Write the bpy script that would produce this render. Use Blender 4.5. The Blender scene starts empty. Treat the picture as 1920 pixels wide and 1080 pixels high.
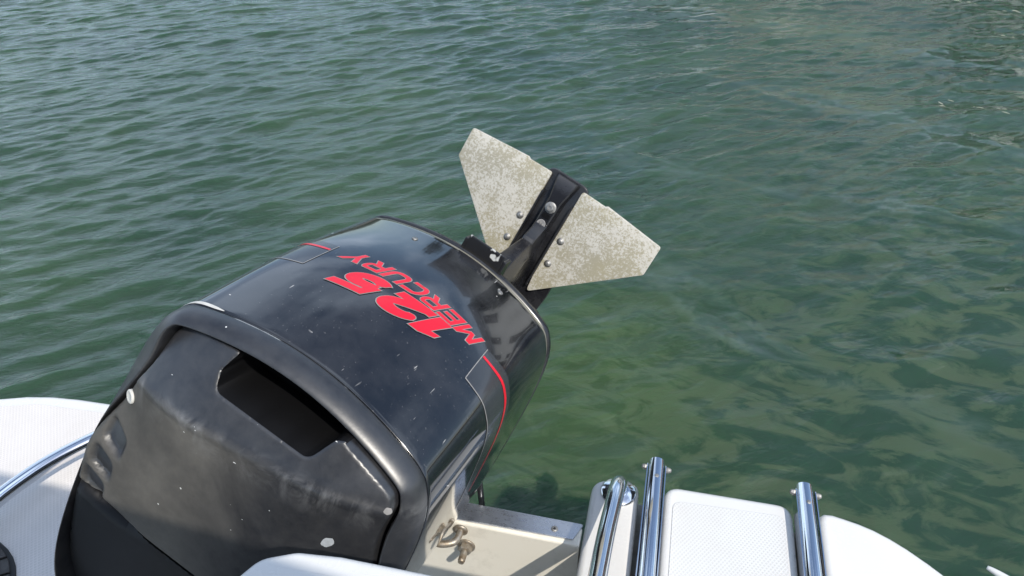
import bpy, bmesh, math, random
import numpy as np
from mathutils import Vector, Matrix, geometry
random.seed(7); np.random.seed(7)
scn = bpy.context.scene
col = scn.collection
R_ = math.radians

# ------------------------------------------------------------------ camera
cam_d = bpy.data.cameras.new('camera'); cam = bpy.data.objects.new('camera', cam_d); col.objects.link(cam)
cam.location = (0, 0, 1.65); cam.rotation_euler = (R_(90-35), 0, R_(13))
cam_d.sensor_width = 36; cam_d.lens = 36*1387/1920; cam_d.clip_start = .02; cam_d.clip_end = 2000
scn.camera = cam

# ------------------------------------------------------------------ light
SUN = Vector((.60, -.62, .95)).normalized()
elev = math.asin(SUN.z)
w = bpy.data.worlds.new('World'); scn.world = w; w.use_nodes = True
wt = w.node_tree; wt.nodes.clear()
def wn(t, **k):
    n = wt.nodes.new(t)
    for a, b in k.items(): setattr(n, a, b)
    return n
sky = wn('ShaderNodeTexSky', sky_type='NISHITA', sun_disc=False, sun_elevation=elev, sun_rotation=math.atan2(SUN.x, SUN.y), air_density=1.0, dust_density=.9, ozone_density=1.0)
tc = wn('ShaderNodeTexCoord'); mp = wn('ShaderNodeMapping'); mp.inputs['Scale'].default_value = (1, 1, 2.2); mp.inputs['Location'].default_value = (14.65, -15.27, -18.17)
nz = wn('ShaderNodeTexNoise'); nz.inputs['Scale'].default_value = 2.3; nz.inputs['Detail'].default_value = 7; nz.inputs['Roughness'].default_value = .55
rp = wn('ShaderNodeValToRGB'); rp.color_ramp.elements[0].position = .46; rp.color_ramp.elements[1].position = .60
rp.color_ramp.elements[1].color = (.8, .8, .8, 1)
mx = wn('ShaderNodeMix', data_type='RGBA'); mx.inputs[7].default_value = (6.9, 8.3, 10.4, 1)
bg = wn('ShaderNodeBackground'); bg.inputs['Strength'].default_value = .15
wo = wn('ShaderNodeOutputWorld')
L = wt.links.new
L(tc.outputs['Generated'], mp.inputs['Vector']); L(mp.outputs['Vector'], nz.inputs['Vector']); L(nz.outputs['Fac'], rp.inputs['Fac'])
L(rp.outputs['Color'], mx.inputs[0]); L(sky.outputs['Color'], mx.inputs[6]); L(mx.outputs[2], bg.inputs['Color']); L(bg.outputs['Background'], wo.inputs['Surface'])
sd = bpy.data.lights.new('sun', 'SUN'); sd.energy = 3.4; sd.angle = R_(.53); sd.color = (1, .94, .84)
so = bpy.data.objects.new('sun', sd); col.objects.link(so); so.rotation_euler = (-SUN).to_track_quat('-Z', 'Y').to_euler()
scn.view_settings.view_transform = 'Standard'; scn.view_settings.look = 'None'
scn.view_settings.exposure = .36; scn.view_settings.gamma = 1; scn.view_settings.use_curve_mapping = False
scn.cycles.max_bounces = 8; scn.cycles.glossy_bounces = 5

# ------------------------------------------------------------------ materials
class MT:
    def __init__(s, name):
        s.m = bpy.data.materials.new(name); s.m.use_nodes = True; s.t = s.m.node_tree
        s.b = s.t.nodes['Principled BSDF']; s.tc = None
    def n(s, t, **k):
        x = s.t.nodes.new(t)
        for a, b in k.items():
            if a[0] == '_': x.inputs[a[1:].replace('_', ' ')].default_value = b
            else: setattr(x, a, b)
        return x
    def l(s, a, b): s.t.links.new(a, b)
    def co(s, scale=None, rot=(0, 0, 0), loc=(0, 0, 0)):
        if s.tc is None: s.tc = s.n('ShaderNodeTexCoord')
        o = s.tc.outputs['Object']
        if scale is None: return o
        m = s.n('ShaderNodeMapping'); m.inputs['Scale'].default_value = scale; m.inputs['Rotation'].default_value = rot; m.inputs['Location'].default_value = loc
        s.l(o, m.inputs['Vector']); return m.outputs['Vector']
    def noise(s, scale, detail=4, rough=.55, vec=None, dist=0):
        x = s.n('ShaderNodeTexNoise', _Scale=scale, _Detail=detail, _Roughness=rough, _Distortion=dist)
        s.l(vec if vec is not None else s.co(), x.inputs['Vector']); return x.outputs['Fac']
    def ramp(s, v, *st):
        r = s.n('ShaderNodeValToRGB'); e = r.color_ramp.elements
        while len(e) < len(st): e.new(.5)
        for i, (p, c) in enumerate(st):
            e[i].position = p; e[i].color = (c, c, c, 1) if not isinstance(c, tuple) else (*c, 1)
        s.l(v, r.inputs['Fac']); return r.outputs['Color']
    def mix(s, f, a, b):
        x = s.n('ShaderNodeMix', data_type='RGBA')
        for i, v in ((0, f), (6, a), (7, b)):
            if isinstance(v, (int, float)): x.inputs[i].default_value = v
            elif isinstance(v, tuple): x.inputs[i].default_value = (*v, 1)
            else: s.l(v, x.inputs[i])
        return x.outputs[2]
    def math(s, op, a, b=0.0, c=0.0):
        x = s.n('ShaderNodeMath', operation=op)
        for i, v in enumerate((a, b, c)):
            if isinstance(v, (int, float)): x.inputs[i].default_value = v
            else: s.l(v, x.inputs[i])
        return x.outputs[0]
    def xyz(s):
        x = s.n('ShaderNodeSeparateXYZ'); s.l(s.co(), x.inputs[0]); return x.outputs
    def set(s, **k):
        for a, v in k.items():
            i = s.b.inputs[a.replace('_', ' ')]
            if isinstance(v, tuple): i.default_value = (*v, 1) if i.type == 'RGBA' and len(v) == 3 else v
            elif isinstance(v, (int, float)): i.default_value = v
            else: s.l(v, i)
        return s
    def bump(s, h, strength=.3, dist=.001):
        x = s.n('ShaderNodeBump', _Strength=strength, _Distance=dist); s.l(h, x.inputs['Height']); s.l(x.outputs['Normal'], s.b.inputs['Normal']); return s

def simple(name, c, rough=.5, metal=0, coat=0, grain=None, amt=.25, spec=.5):
    m = MT(name)
    if grain: m.set(Base_Color=m.mix(m.ramp(m.noise(grain), (.3, 0.), (.7, 1.)), tuple(x*(1-amt) for x in c), c))
    else: m.set(Base_Color=c)
    m.set(Roughness=rough, Metallic=metal, Coat_Weight=coat, Coat_Roughness=.05, Specular_IOR_Level=spec); return m.m

M = {}
def speckle(m, scale, lo, hi, stretch=(1, 1, 1), rot=(0, 0, 0)):
    return m.ramp(m.noise(scale, 2, .5, m.co(stretch, rot)), (lo, 0.), (hi, 1.))
# glossy sun-scratched black paint of the cowl
m = MT('cowl_paint')
sx = m.xyz()
chips = m.math('MULTIPLY', speckle(m, 55, .735, .745), speckle(m, 5, .5, .54))
scr = m.math('MULTIPLY', speckle(m, 16, .71, .75, (12, 1.5, 3), (.2, .3, .8)), speckle(m, 6, .55, .58))
edge = m.math('MULTIPLY', m.math('LESS_THAN', sx[1], -.7650), speckle(m, 13, .585, .61))
chips = m.math('MAXIMUM', chips, m.math('MULTIPLY', speckle(m, 230, .69, .73), .07))
wear = m.math('MAXIMUM', m.math('MAXIMUM', chips, m.math('MULTIPLY', scr, .55)), edge)
haze = m.ramp(m.noise(9, 6, .65), (.42, 0.), (.75, 1.))
m.set(Base_Color=m.mix(wear, m.mix(haze, (.006, .0065, .008), (.028, .028, .030)), (.6, .58, .55)),
      Roughness=m.math('ADD', m.math('MULTIPLY_ADD', haze, .12, .07), m.math('MULTIPLY', wear, .4)), Specular_IOR_Level=.5, Coat_Weight=.7, Coat_Roughness=.035)
m.bump(m.noise(30, 3), .06, .002); M['cowl'] = m.m
# weathered satin black of the cap
m = MT('cap_plastic')
sx = m.xyz()
dust = m.ramp(m.noise(7, 7, .68, None, .6), (.38, 0.), (.72, 1.))
fine = m.ramp(m.noise(60, 4, .7), (.35, 0.), (.7, 1.))
streak = m.ramp(m.noise(16, 5, .7, m.co((1, 1, .6), (0, .15, 0)), 1.5), (.44, 0.), (.72, 1.))
band = m.math('MULTIPLY', m.ramp(m.math('ADD', sx[2], m.math('MULTIPLY', sx[0], -.14)), (.0, 0.), (1., 1.)), 1)
rel = m.math('ADD', m.math('SUBTRACT', sx[2], m.math('MULTIPLY', sx[0], .19)), .158)
rid = m.math('ABSOLUTE', rel)
ridm = m.math('MULTIPLY', m.ramp(rid, (.0, 1.), (.045, 0.)), streak)
chips = m.math('MAXIMUM', speckle(m, 75, .772, .778, (1, 1, 1.7)), m.math('MULTIPLY', m.math('LESS_THAN', m.math('ABSOLUTE', m.math('ADD', sx[1], .7685)), .0013), speckle(m, 14, .60, .62)))
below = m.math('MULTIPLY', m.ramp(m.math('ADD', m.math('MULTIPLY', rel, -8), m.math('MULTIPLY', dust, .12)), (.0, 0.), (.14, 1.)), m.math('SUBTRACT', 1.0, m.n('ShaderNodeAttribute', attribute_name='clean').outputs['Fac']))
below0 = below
below = m.math('MULTIPLY', below, m.ramp(m.math('ADD', m.math('ADD', m.math('MULTIPLY', sx[0], 4.0), .62), m.math('MULTIPLY', dust, -.25)), (.08, 1.), (.62, .04)))  # dust colour fades to black at lower right, standing in for cast shade
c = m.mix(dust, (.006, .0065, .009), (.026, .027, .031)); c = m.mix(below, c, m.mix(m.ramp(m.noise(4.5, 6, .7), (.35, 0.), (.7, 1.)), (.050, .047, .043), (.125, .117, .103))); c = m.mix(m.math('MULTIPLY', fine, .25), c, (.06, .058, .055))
c = m.mix(m.math('MULTIPLY', m.math('MULTIPLY', ridm, m.ramp(rel, (.0, 1.), (.012, .15))), .55), c, (.24, .24, .24)); c = m.mix(chips, c, (.6, .6, .58))
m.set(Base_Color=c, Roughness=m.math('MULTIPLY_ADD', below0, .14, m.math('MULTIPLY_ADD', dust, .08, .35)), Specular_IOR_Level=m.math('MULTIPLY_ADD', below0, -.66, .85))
m.bump(m.noise(240, 3), .08, .001); M['cap'] = m.m
M['front'] = simple('front_plastic', (.007, .007, .008), .5, grain=40, amt=.4, spec=.3)
M['dark'] = simple('recess_black', (.004, .004, .0045), .6, spec=.12)  # also paints shade onto the walls and floor of the grip opening
M['button'] = simple('button_white', (.62, .60, .55), .5, grain=80)
M['chip'] = simple('bare_patch', (.42, .44, .46), .5, grain=200)
M['red'] = simple('decal_red', (.62, .006, .022), .32, coat=.2, grain=60, amt=.08)
M['grey'] = simple('decal_grey', (.26, .25, .24), .35, grain=90)
M['overlay'] = simple('decal_film', (.034, .036, .040), .22, coat=.4, grain=15)
M['gasket'] = simple('rim_gasket', (.30, .28, .22), .5, grain=30)
m = MT('chipped_black'); ch = speckle(m, 34, .60, .62)
m.set(Base_Color=m.mix(ch, (.012, .012, .013), (.42, .42, .40)), Roughness=m.math('MULTIPLY_ADD', ch, .3, .25)); M['chipped'] = m.m
m = MT('leg_paint'); h = m.ramp(m.noise(14, 5), (.4, 0.), (.75, 1.))
m.set(Base_Color=m.mix(h, (.010, .010, .012), (.030, .030, .032)), Roughness=m.math('MULTIPLY_ADD', h, .2, .22)); M['leg'] = m.m
# foil plastic with dried algae
m = MT('foil_plastic')
a1 = m.noise(200, 6, .78, None, .3); a2 = m.noise(11, 6, .7); a3 = m.noise(260, 4, .75)
alg = m.ramp(m.math('ADD', m.math('MULTIPLY', a1, .75), m.math('ADD', m.math('MULTIPLY', a2, .52), m.math('MULTIPLY', a3, .18))), (.69, 0.), (.76, 1.))
grime = m.ramp(a3, (.42, 0.), (.62, 1.))
c = m.mix(m.math('MULTIPLY', grime, .35), (.485, .462, .41), (.355, .33, .275))
c = m.mix(m.math('MULTIPLY', alg, .85), c, m.mix(m.ramp(m.noise(5, 3), (.4, 0.), (.62, 1.)), (.26, .24, .175), (.28, .25, .155)))
m.set(Base_Color=c, Roughness=.75); m.bump(a3, .25, .001); M['foil'] = m.m
m = MT('stainless'); h = m.noise(12, 4)
m.set(Base_Color=(.74, .75, .77), Metallic=1, Roughness=m.ramp(h, (.3, .06), (.75, .14))); M['steel'] = m.m
m = MT('dull_steel'); h = m.noise(70, 6, .7, m.co((1, 3, 1)))
sm = m.ramp(m.noise(11, 5, .7), (.48, 0.), (.62, 1.))
lft = m.ramp(m.math('MULTIPLY_ADD', m.xyz()[0], 4.0, 2.0), (.55, 1.), (.95, .12))
m.set(Base_Color=m.mix(m.math('MULTIPLY', sm, lft), (.56, .58, .62), (.17, .17, .18)), Metallic=.9, Roughness=m.ramp(h, (.3, .22), (.7, .38))); M['cap_steel'] = m.m
m = MT('rusty_steel'); h = m.ramp(m.noise(60, 5, .7), (.35, 0.), (.65, 1.))
m.set(Base_Color=m.mix(h, (.36, .34, .30), (.22, .16, .10)), Metallic=.6, Roughness=.45); M['rust'] = m.m
M['bolt'] = simple('bolt_steel', (.38, .37, .35), .52, .75, grain=150, amt=.5)
# fibreglass
def gel(name, c, rough=.22, dirt=.25, dcol=(.42, .38, .31)):
    m = MT(name)
    d = m.ramp(m.math('ADD', m.math('MULTIPLY', m.noise(5, 6, .65), .7), m.math('MULTIPLY', m.noise(40, 5, .7), .35)), (.50, 0.), (.78, 1.))
    m.set(Base_Color=m.mix(m.math('MULTIPLY', d, dirt), c, dcol), Roughness=m.math('MULTIPLY_ADD', d, .2, rough), Specular_IOR_Level=.4)
    m.bump(m.noise(18, 3), .04, .002); return m.m
M['gel'] = gel('gelcoat_white', (.64, .63, .61), .22, .15)
M['gel_old'] = gel('gelcoat_stained', (.76, .72, .63), .4, .6)
M['channel'] = gel('gelcoat_dirty', (.36, .34, .30), .6, .9, (.14, .12, .09))
def nonslip(name, c, a, pitch):
    m = MT(name)
    hs = []
    for sgn in (1, -1):
        v = m.co((1, 1, 1), (0, 0, sgn*a))
        wv = m.n('ShaderNodeTexWave', wave_type='BANDS', bands_direction='X', _Scale=2*math.pi/20/pitch, _Distortion=.0); m.l(v, wv.inputs['Vector']); hs.append(wv.outputs['Fac'])
    h = m.math('MAXIMUM', hs[0], hs[1])
    d = m.ramp(m.noise(6, 6, .7), (.42, 0.), (.72, 1.))
    gro = m.ramp(h, (.55, 1.), (.9, 0.))
    cc = m.mix(m.math('MULTIPLY', d, .3), c, (.52, .48, .42)); cc = m.mix(m.math('MULTIPLY', gro, .30), cc, (.40, .38, .35))
    m.set(Base_Color=cc, Roughness=.5); m.bump(h, .4, .0009); return m.m
M['nonslip'] = nonslip('nonslip_white', (.62, .62, .61), .62, .0062)
M['nonslip2'] = nonslip('nonslip_cream', (.66, .62, .59), .7, .0065)
M['rubber'] = simple('weathered_slat', (.085, .078, .072), .7, grain=50, amt=.6)
M['groove'] = simple('black_rubber', (.015, .015, .015), .6)
M['canvas'] = simple('shade_canopy_cloth', (.16, .19, .25), .85, grain=200, amt=.15)
M['hull'] = M['gel']

# ------------------------------------------------------------------ helpers
def link(name, me, mat, parent=None, smooth=True):
    if isinstance(me, bmesh.types.BMesh):
        b = me; me = bpy.data.meshes.new(name); bmesh.ops.recalc_face_normals(b, faces=b.faces); b.to_mesh(me); b.free()
    if mat is not None: me.materials.append(M[mat] if isinstance(mat, str) else mat)
    o = bpy.data.objects.new(name, me); col.objects.link(o)
    if smooth:
        me.polygons.foreach_set('use_smooth', [len(p.vertices) < 9 for p in me.polygons] if len(me.polygons) < 60000 else [True]*len(me.polygons))
    if parent is not None: adopt(o, parent)
    return o
ROOT = {}
def adopt(o, parent):
    """children of a thing keep the thing's own coordinates (motor) or world coordinates (boat)"""
    o.parent = parent
    r = parent
    while r.parent: r = r.parent
    if r.name in ROOT:
        if parent is r: o.location = -r.location
def sharp(o, ang=35):
    me = o.data
    me.set_sharp_from_angle(angle=R_(ang)); return o
def thing(name, label, cat, loc, group=None, world=True):
    o = bpy.data.objects.new(name, None); col.objects.link(o); o.location = loc; o.empty_display_size = .1
    o['label'] = label; o['category'] = cat
    if group: o['group'] = group
    if world: ROOT[o.name] = 1
    return o
def bm_loops(loops, closed=True, cap0=False, cap1=False, b=None):
    b = b or bmesh.new(); rows = [[b.verts.new(p) for p in lp] for lp in loops]; n = len(rows[0])
    for r0, r1 in zip(rows, rows[1:]):
        for i in range(n if closed else n-1):
            b.faces.new((r0[i], r0[(i+1) % n], r1[(i+1) % n], r1[i]))
    if cap0: b.faces.new(rows[0][::-1])
    if cap1: b.faces.new(rows[-1])
    return b
def cr(pts, n=8):
    P = [Vector(p) for p in pts]; out = []
    for i in range(len(P)-1):
        p0 = P[max(i-1, 0)]; p1 = P[i]; p2 = P[i+1]; p3 = P[min(i+2, len(P)-1)]
        for k in range(n):
            t = k/n; out.append(.5*((2*p1)+(p2-p0)*t+(2*p0-5*p1+4*p2-p3)*t*t+(3*p1-p0-3*p2+p3)*t**3))
    return out+[P[-1]]
def tube_bm(path, r, seg=20, cap=True, b=None):
    P = [Vector(p) for p in path]; rr = r if isinstance(r, (list, tuple)) else [r]*len(P)
    t0 = (P[1]-P[0]).normalized(); nrm = t0.orthogonal().normalized(); loops = []
    for i, p in enumerate(P):
        t = (P[min(i+1, len(P)-1)]-P[max(i-1, 0)]).normalized(); nrm = (nrm-t*nrm.dot(t)).normalized(); bi = t.cross(nrm)
        loops.append([p+(nrm*math.cos(a)+bi*math.sin(a))*rr[i] for a in [2*math.pi*k/seg for k in range(seg)]])
    return bm_loops(loops, True, cap, cap, b)
def round_poly(pts, rad, n=7):
    pr = list(rad) if isinstance(rad, (list, tuple)) else [rad]*len(pts)
    kp = [i for i in range(len(pts)) if math.dist(pts[i], pts[i-1]) > 1e-6]; pts = [pts[i] for i in kp]; rad = [pr[i] for i in kp]
    out = []; N = len(pts)
    for i in range(N):
        p = np.array(pts[i], float); a = np.array(pts[i-1], float); c = np.array(pts[(i+1) % N], float)
        r = rad[i] if isinstance(rad, (list, tuple)) else rad
        u = a-p; v = c-p; lu = np.hypot(*u); lv = np.hypot(*v); u /= lu; v /= lv
        ang = math.acos(max(-1, min(1, u@v))); d = min(r/math.tan(ang/2) if ang > .01 else 0, .49*lu, .49*lv)
        if r <= 0 or ang > math.pi-.02: out.append(tuple(p)); continue
        s, e = p+u*d, p+v*d
        for k in range(n+1):
            t = k/n; out.append(tuple((1-t)**2*s+2*t*(1-t)*p+t*t*e))
    return out
def resample(poly, step):
    out = []
    for i in range(len(poly)):
        a = np.array(poly[i]); b = np.array(poly[(i+1) % len(poly)]); k = max(1, int(np.hypot(*(b-a))/step))
        for j in range(k): out.append(tuple(a+(b-a)*j/k))
    return out
def area2(p): p = np.array(p); q = np.roll(p, -1, 0); return (p[:, 0]*q[:, 1]-q[:, 0]*p[:, 1]).sum()
def inset(poly, d):
    p = np.array(poly); 
    if area2(p) < 0: p = p[::-1]
    e = np.roll(p, -1, 0)-p; n = np.stack([-e[:, 1], e[:, 0]], -1); n /= np.linalg.norm(n, axis=1, keepdims=True)+1e-12
    m = n+np.roll(n, 1, 0); m /= np.maximum((m*m).sum(1, keepdims=True)/2, .25)
    return p+m*d
def slab(poly, z0, z1, r=.01, n=5, crown=0, xf=None, rb=0):
    """an extruded outline with a rounded top edge"""
    if area2(poly) < 0: poly = poly[::-1]
    loops = [[(x, y, z0) for x, y in poly]]
    for k in range(n+1):
        a = math.pi/2*k/n; q = inset(poly, r*(1-math.cos(a))); loops.append([(x, y, z1-r+r*math.sin(a)) for x, y in q])
    if xf: loops = [[xf(p) for p in lp] for lp in loops]
    b = bm_loops(loops, True, True, True); return b
def box_bm(c, s, b=None, bev=0, mat=None):
    b2 = bmesh.new(); bmesh.ops.create_cube(b2, size=1)
    for v in b2.verts: v.co = Vector((v.co.x*s[0], v.co.y*s[1], v.co.z*s[2]))
    if bev: bmesh.ops.bevel(b2, geom=list(b2.edges), offset=bev, segments=3, affect='EDGES', profile=.6)
    T = Matrix.Translation(c) @ (mat or Matrix())
    for v in b2.verts: v.co = T @ v.co
    if b is None: return b2
    me = bpy.data.meshes.new('tmp'); b2.to_mesh(me); b2.free(); b.from_mesh(me); bpy.data.meshes.remove(me); return b
def lathe(prof, n=20, xf=Matrix(), b=None, flat=None):
    loops = [[xf @ Vector((r*math.cos(2*math.pi*k/n), r*math.sin(2*math.pi*k/n), z)) for k in range(n)] for r, z in prof]
    return bm_loops(loops, True, True, True, b)
def frame(o, z, x=(1, 0, 0)):
    z = Vector(z).normalized(); x = Vector(x); x = (x-z*x.dot(z)).normalized(); y = z.cross(x)
    m = Matrix((x, y, z)).transposed().to_4x4(); m.translation = o; return m
def cdt(polys, constraints, step, keep):
    """constrained triangulation of 2-D outlines with inner points; keep(x, y) selects triangles"""
    vs, es = [], []
    for p in constraints:
        k = len(vs); vs += [Vector((float(x), float(y))) for x, y in p]; es += [(k+i, k+(i+1) % len(p)) for i in range(len(p))]
    A = np.array([v[:] for v in vs]); x0, y0 = A.min(0); x1, y1 = A.max(0)
    row = 0; y = y0+step*.5
    while y < y1:
        x = x0+step*(.25+.5*(row % 2))
        while x < x1: vs.append(Vector((x, y))); x += step
        y += step*.87; row += 1
    r = geometry.delaunay_2d_cdt(vs, es, [], 0, 1e-6)
    V = np.array([v[:] for v in r[0]]); Fc = np.array([f for f in r[2] if len(f) == 3])
    cen = V[Fc].mean(1); k = keep(cen[:, 0], cen[:, 1]); return V, Fc[k]
def inside(poly, x, y):
    p = np.array(poly); q = np.roll(p, -1, 0); c = np.zeros(np.shape(x), bool)
    for (ax, ay), (bx, by) in zip(p, q):
        if ay == by: continue
        h = (ay > y) != (by > y); c ^= h & (x < (bx-ax)*(y-ay)/(by-ay)+ax)
    return c
def edge_dist(poly, x, y):
    p = np.array(poly); q = np.roll(p, -1, 0); d = np.full(np.shape(x), 9.)
    for a, b in zip(p, q):
        ab = b-a; t = np.clip(((x-a[0])*ab[0]+(y-a[1])*ab[1])/(ab@ab+1e-12), 0, 1)
        d = np.minimum(d, np.hypot(x-a[0]-t*ab[0], y-a[1]-t*ab[1]))
    return d
def tris(V, Fc, name, mat, parent):
    used = np.unique(Fc); mp_ = -np.ones(len(V), int); mp_[used] = np.arange(len(used))
    me = bpy.data.meshes.new(name); me.from_pydata(V[used].tolist(), [], mp_[Fc].tolist()); me.update()
    return link(name, me, mat, parent)

# ------------------------------------------------------------------ water
gx0, gx1, gy0, gy1, st = -6.5, 3.9, .3, 8.5, .0108
X, Y = np.meshgrid(np.arange(gx0, gx1+st/2, st), np.arange(gy0, gy1+st/2, st))
X = X.astype(np.float32); Y = Y.astype(np.float32)
rng = np.random.default_rng(11)
def smooth(a, b, x): t = np.clip((x-a)/(b-a), 0, 1); return t*t*(3-2*t)
def poly_dist(pts):
    d = np.full(X.shape, 99., np.float32)
    for (ax, ay), (bx, by) in zip(pts, pts[1:]):
        l2 = (bx-ax)**2+(by-ay)**2; t = np.clip(((X-ax)*(bx-ax)+(Y-ay)*(by-ay))/l2, 0, 1)
        d = np.minimum(d, np.hypot(X-ax-t*(bx-ax), Y-ay-t*(by-ay)))
    return d
wob = .10*np.sin(3.1*X+1.7*Y)+.07*np.sin(5.3*X-4.1*Y+1)+.04*np.sin(11*X+9*Y)
calm = smooth(-1.2, 2.2, (X-.25*(Y-2.2))+wob)            # calmer to the right, in the lee of the boat
near_ = smooth(3.2, 1.2, Y)*smooth(-1.2, .2, X)
wind = 1-.52*calm; wind *= 1-.40*near_
wake_sheen = np.zeros_like(X); ridge_ = np.zeros_like(X)
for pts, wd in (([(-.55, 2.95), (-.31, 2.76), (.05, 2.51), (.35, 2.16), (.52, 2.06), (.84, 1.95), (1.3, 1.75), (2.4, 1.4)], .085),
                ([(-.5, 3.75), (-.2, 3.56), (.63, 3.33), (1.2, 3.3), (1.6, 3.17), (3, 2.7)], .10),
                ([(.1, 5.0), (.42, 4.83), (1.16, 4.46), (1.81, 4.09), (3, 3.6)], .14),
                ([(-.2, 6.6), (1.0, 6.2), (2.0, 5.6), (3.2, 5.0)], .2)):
    d = poly_dist(pts)+.4*wob*wd/.1; wake_sheen = np.maximum(wake_sheen, smooth(wd*.75, wd*.15, d)*smooth(-.6, .1, X))
    ridge_ += .0065*np.exp(-((d-wd*.2)/(wd*.55))**2)*smooth(-.6, .0, X)*(.6+.4*np.sin(4*X-3*Y))
    wind *= 1-.55*smooth(wd*1.7, wd*.35, d)
Z = np.zeros_like(X); DX = np.zeros_like(X); DY = np.zeros_like(X)
def waves(n, l0, l1, th, spread, slope, amp, chop=.75):
    global Z, DX, DY
    for i in range(n):
        lam = math.exp(rng.uniform(math.log(l0), math.log(l1))); k = 2*math.pi/lam; a = th+rng.normal()*spread
        ph = rng.uniform(0, 2*math.pi); A = slope*math.sqrt(2/n)/k
        kx, ky = math.cos(a), math.sin(a); q = (k*(kx*X+ky*Y)+ph).astype(np.float32)
        env = .65+.7*np.sin((kx*Y-ky*X)*rng.uniform(.6, 1.6)+rng.uniform(0, 6)).astype(np.float32)*np.sin((kx*X+ky*Y)*rng.uniform(.5, 1.3)+rng.uniform(0, 6)).astype(np.float32)
        c = A*amp*env; Z += c*np.cos(q); s = chop*c*np.sin(q); DX -= kx*s; DY -= ky*s
waves(44, .058, .115, R_(131), .34, .150, wind, .8)
waves(40, .115, .24, R_(131), .26, .172, wind, 1.0)
waves(18, .26, .8, R_(126), .35, .085, .35+.65*wind)
waves(28, .16, .55, 0, 3.0, .040, .5+.9*calm+.6*near_)
fade = smooth(0, .6, np.minimum(np.minimum(X-gx0, gx1-X), np.minimum(Y-gy0, gy1-Y)))
Z += ridge_; Z *= fade; DX *= fade; DY *= fade
ny, nx = X.shape
V = np.stack([X+DX, Y+DY, Z], -1).reshape(-1, 3)
idx = np.arange(nx*ny).reshape(ny, nx)
Q = np.stack([idx[:-1, :-1], idx[:-1, 1:], idx[1:, 1:], idx[1:, :-1]], -1).reshape(-1, 4)
B = 900.
ox = [(-B, -B), (B, -B), (B, B), (-B, B)]; n0 = len(V)
V = np.concatenate([V, np.array([(x, y, 0) for x, y in ox], float)])
me = bpy.data.meshes.new('water')
c00, c10, c11, c01 = idx[0, 0], idx[0, -1], idx[-1, -1], idx[-1, 0]
fs = [list(map(int, [n0, n0+1]))+list(map(int, idx[0, ::-1])), [n0+1, n0+2]+list(map(int, idx[::-1, -1])), [n0+2, n0+3]+list(map(int, idx[-1, :])), [n0+3, n0]+list(map(int, idx[:, 0]))]
nq = len(Q); lt = [4]*nq+[len(f) for f in fs]; li = np.concatenate([Q.reshape(-1)]+[np.array(f) for f in fs])
me.vertices.add(len(V)); me.vertices.foreach_set('co', V.astype(np.float32).reshape(-1))
me.loops.add(len(li)); me.loops.foreach_set('vertex_index', li.astype(np.int32))
me.polygons.add(len(lt)); lt = np.array(lt, np.int32); me.polygons.foreach_set('loop_start', np.r_[0, np.cumsum(lt)[:-1]].astype(np.int32)); me.polygons.foreach_set('loop_total', lt)
me.update(calc_edges=True)
def attr(nm, v, far): at = me.attributes.new(nm, 'FLOAT', 'POINT'); at.data.foreach_set('value', np.concatenate([v.reshape(-1), np.full(4, far)]).astype(np.float32))
attr('ruffle', wind, 1); attr('open_water', 1-fade, 1); attr('light_mottle', np.clip(calm*smooth(5.6, 2.6, Y)+.7*near_*smooth(-.6, .4, X), 0, 1), 0)
attr('overlay', wake_sheen, 0)
attr('sunlit_green', smooth(.75, .1, np.hypot((X+.22)*1.15, (Y-1.75)*.8)+.6*wob), 0)
m = MT('water_surface')
ru = m.n('ShaderNodeAttribute', attribute_name='ruffle').outputs['Fac']
v1 = m.co((1, 1, 1), (0, 0, R_(-32))); sp = m.n('ShaderNodeMapping'); sp.inputs['Scale'].default_value = (.42, 1, 1); m.l(v1, sp.inputs['Vector'])
r1 = m.noise(38, 3, .55, sp.outputs['Vector'], .4); r2 = m.noise(9, 3, .5, None, .5)
hgt = m.math('ADD', m.math('MULTIPLY', m.math('MULTIPLY', r1, ru), .8), m.math('MULTIPLY', r2, .35))
light_mottle = m.n('ShaderNodeAttribute', attribute_name='light_mottle').outputs['Fac']; sunlit_green = m.n('ShaderNodeAttribute', attribute_name='sunlit_green').outputs['Fac']
r3 = m.noise(7, 3, .5, sp.outputs['Vector'], .6)
hgt = m.math('ADD', hgt, m.math('MULTIPLY', m.math('MULTIPLY', r3, 4.5), m.n('ShaderNodeAttribute', attribute_name='open_water').outputs['Fac']))
big = m.ramp(m.noise(.9, 3, .5), (.35, 0.), (.68, 1.))
s1 = m.ramp(m.noise(5.4, 6, .62, m.co((.75, 1.5, 1), (0, 0, R_(-25))), 1.3), (.455, 0.), (.555, 1.))
c = m.mix(big, (.023, .051, .033), (.036, .070, .038))
c = m.mix(m.math('MULTIPLY', light_mottle, .9), c, m.mix(s1, (.023, .053, .031), (.060, .088, .050)))  # pale mottling painted into the water colour for reflected and refracted light
c = m.mix(m.math('MULTIPLY', sunlit_green, .85), c, m.mix(s1, (.040, .074, .026), (.062, .098, .042)))  # bright yellow-green patch painted beside the motor, as sunlit water
fl = m.math('MULTIPLY', m.n('ShaderNodeAttribute', attribute_name='overlay').outputs['Fac'], m.ramp(m.noise(7, 6, .65, m.co((.6, 1.6, 1), (0, 0, R_(25))), .8), (.36, 0.), (.66, 1.)))
c = m.mix(m.math('MULTIPLY', fl, .28), c, (.100, .140, .130))  # pale tint along the wake lines, painted in for their sky reflection
m.set(Base_Color=c, Roughness=.03, IOR=1.333, Specular_IOR_Level=.5, Subsurface_Weight=1.0, Subsurface_Radius=(.10, .22, .14), Subsurface_Scale=1.0)
m.bump(hgt, .55, .012)
water = link('water', me, m.m); water['kind'] = 'structure'

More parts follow.
